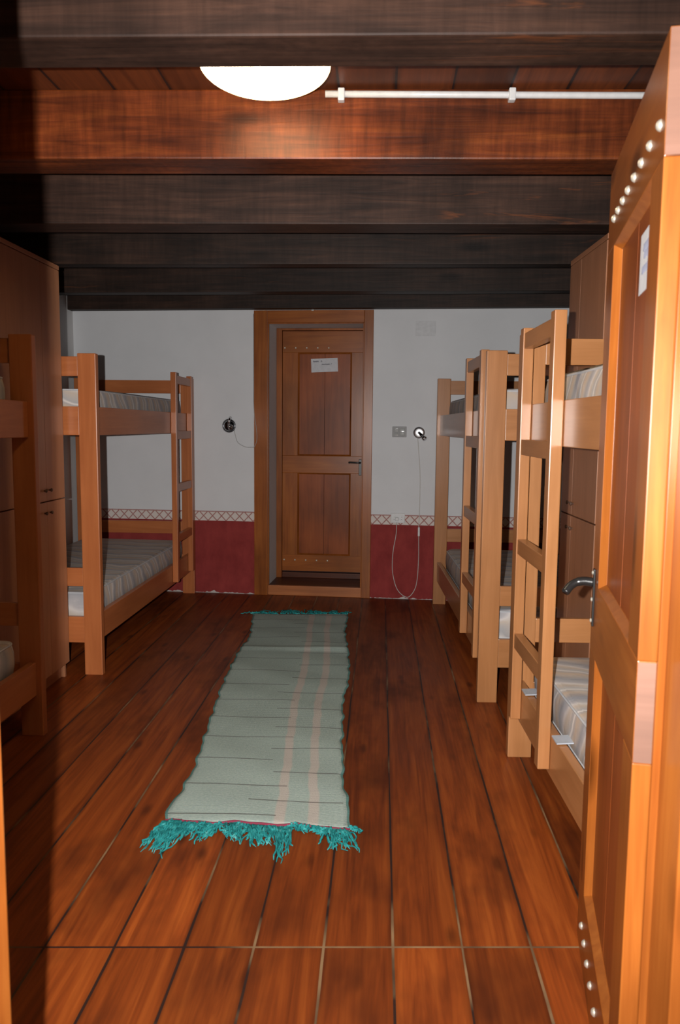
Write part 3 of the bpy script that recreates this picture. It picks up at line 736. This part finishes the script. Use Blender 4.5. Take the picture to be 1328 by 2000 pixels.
for j in range(NV):
    for i in range(NU):
        q = [grid[j][i], grid[j][i+1], grid[j+1][i+1], grid[j+1][i]]
        f = bm.faces.new([x[0] for x in q])
        for lp, x in zip(f.loops, q): lp[uvl].uv = (x[1], x[2])
        f.smooth = True
# edge thickness
per = [grid[0][i] for i in range(NU+1)]+[grid[j][NU] for j in range(1, NV+1)]+[grid[NV][i] for i in range(NU-1, -1, -1)]+[grid[j][0] for j in range(NV-1, 0, -1)]
low = [bm.verts.new((p[0].co.x, p[0].co.y, 0.001)) for p in per]
for k in range(len(per)):
    k2 = (k+1) % len(per)
    f = bm.faces.new((per[k2][0], per[k][0], low[k], low[k2]))
    for lp, x in zip(f.loops, (per[k2], per[k], per[k], per[k2])): lp[uvl].uv = (x[1], x[2])
bmesh.ops.recalc_face_normals(bm, faces=bm.faces[:])
me = bpy.data.meshes.new('weave'); bm.to_mesh(me); bm.free(); me.materials.append(RUG)
o = bpy.data.objects.new('weave', me); COL.objects.link(o); o.parent = rug
near_edge = [Vector((grid[0][i][0].co if False else me.vertices[i].co)) for i in range(NU+1)]
far_edge = [Vector(me.vertices[NV*(NU+1)+i].co) for i in range(NU+1)]
MB().tube([v+Vector((0, -0.004, 0.0055)) for v in near_edge], 0.0045, 7).build('hem_thread', REDTHREAD, rug, True)
def along(E, u):
    k = min(NU-1, int(u*NU)); return E[k].lerp(E[k+1], u*NU-k)
def fringe(E, targets, count, name, base):
    mb = MB()
    for i in range(count):
        u = (i+R.random())/count; p = along(E, u)
        c = min(targets, key=lambda T: abs(T[0]-u)+R.random()*0.10)
        tx, ty, sp = c[1]+0.45, c[2]-3.9, c[3]
        kf = 0.35+0.65*R.random()
        ex = p.x+(tx-p.x)*kf*(0.75)+R.gauss(0, sp); ey = p.y+(ty-p.y)*kf+R.gauss(0, sp*0.7)
        n = 9; pts = []
        ph = R.random()*6.3; am = 0.004+0.010*R.random()
        dx, dy = ex-p.x, ey-p.y
        ln = math.hypot(dx, dy)+1e-6
        for k in range(n+1):
            t = k/n; s_ = am*math.sin(ph+t*(5+4*R.random()))*t
            pts.append((p.x+dx*t-dy/ln*s_, p.y+dy*t+dx/ln*s_, 0.004+0.008*(1-t)*R.random()+0.012*math.sin(t*3.1)*R.random()))
        r = 0.0022+0.0022*R.random()
        mb.tube(pts, [r]*(n-1)+[r*0.8, r*0.3], 5)
    return mb.build(name, YARN, rug, True)
fringe(near_edge, [(0.02, -0.73, 2.27, 0.014), (0.12, -0.69, 2.25, 0.016), (0.27, -0.57, 2.33, 0.02), (0.40, -0.45, 2.335, 0.014), (0.50, -0.37, 2.32, 0.013), (0.60, -0.29, 2.29, 0.016), (0.64, -0.285, 2.22, 0.008), (0.74, -0.24, 2.42, 0.008), (0.84, -0.16, 2.40, 0.01), (0.90, -0.12, 2.31, 0.014), (0.96, -0.04, 2.265, 0.014), (0.99, -0.01, 2.43, 0.014)], 300, 'fringe', 0)
fringe(far_edge, [(0.0, -0.96, 5.37, 0.02), (0.15, -0.82, 5.44, 0.03), (0.40, -0.63, 5.52, 0.03), (0.62, -0.50, 5.50, 0.03), (0.85, -0.32, 5.49, 0.03), (1.0, -0.21, 5.48, 0.02)], 95, 'fringe', 0)

# ------------------------------------------------------------------ ceiling lamp and conduit
lamp = empty('ceiling_lamp', (-0.352, 2.365, ZC)); tag(lamp, 'lit round glass ceiling lamp between the two nearest beams', 'ceiling lamp')
A_, Zr = 0.190, -0.060
MB().lathe([(0, -0.0005), (0.17, -0.0005), (0.178, -0.02), (0.178, Zr+0.012), (0.0, Zr+0.012)], (0, 0, 0), (0, 0, 1), 40).build('mount', PLASTIC, lamp, True)
prof = [(A_*math.sin(a), Zr-0.068*math.cos(a)) for a in [i*math.pi/2/14 for i in range(15)]]
prof += [(A_*0.985, Zr+0.008), (0.180, Zr+0.011)]
prof[0] = (0, Zr-0.068)
MB().lathe(prof, (0, 0, 0), (0, 0, 1), 56).build('glass_bowl', LITGLASS, lamp, True)
cn = empty('cable_conduit', (0, 2.690, 2.395), math.atan(0.026)); tag(cn, 'white plastic cable conduit along the top of the reddish beam', 'conduit')
MB().tube([(-0.20, -0.013, 0.004), (0.2, -0.013, 0.002), (0.7, -0.013, -0.001), (1.45, -0.013, -0.003)], 0.0105, 14).build('pipe', PLASTIC, cn, True)
for x in (-0.148, 0.405, 1.0):
    MB().box(x-0.011, x+0.011, -0.028, 0.0, -0.020, 0.019, 0.004).build('clip', PLASTIC, cn)
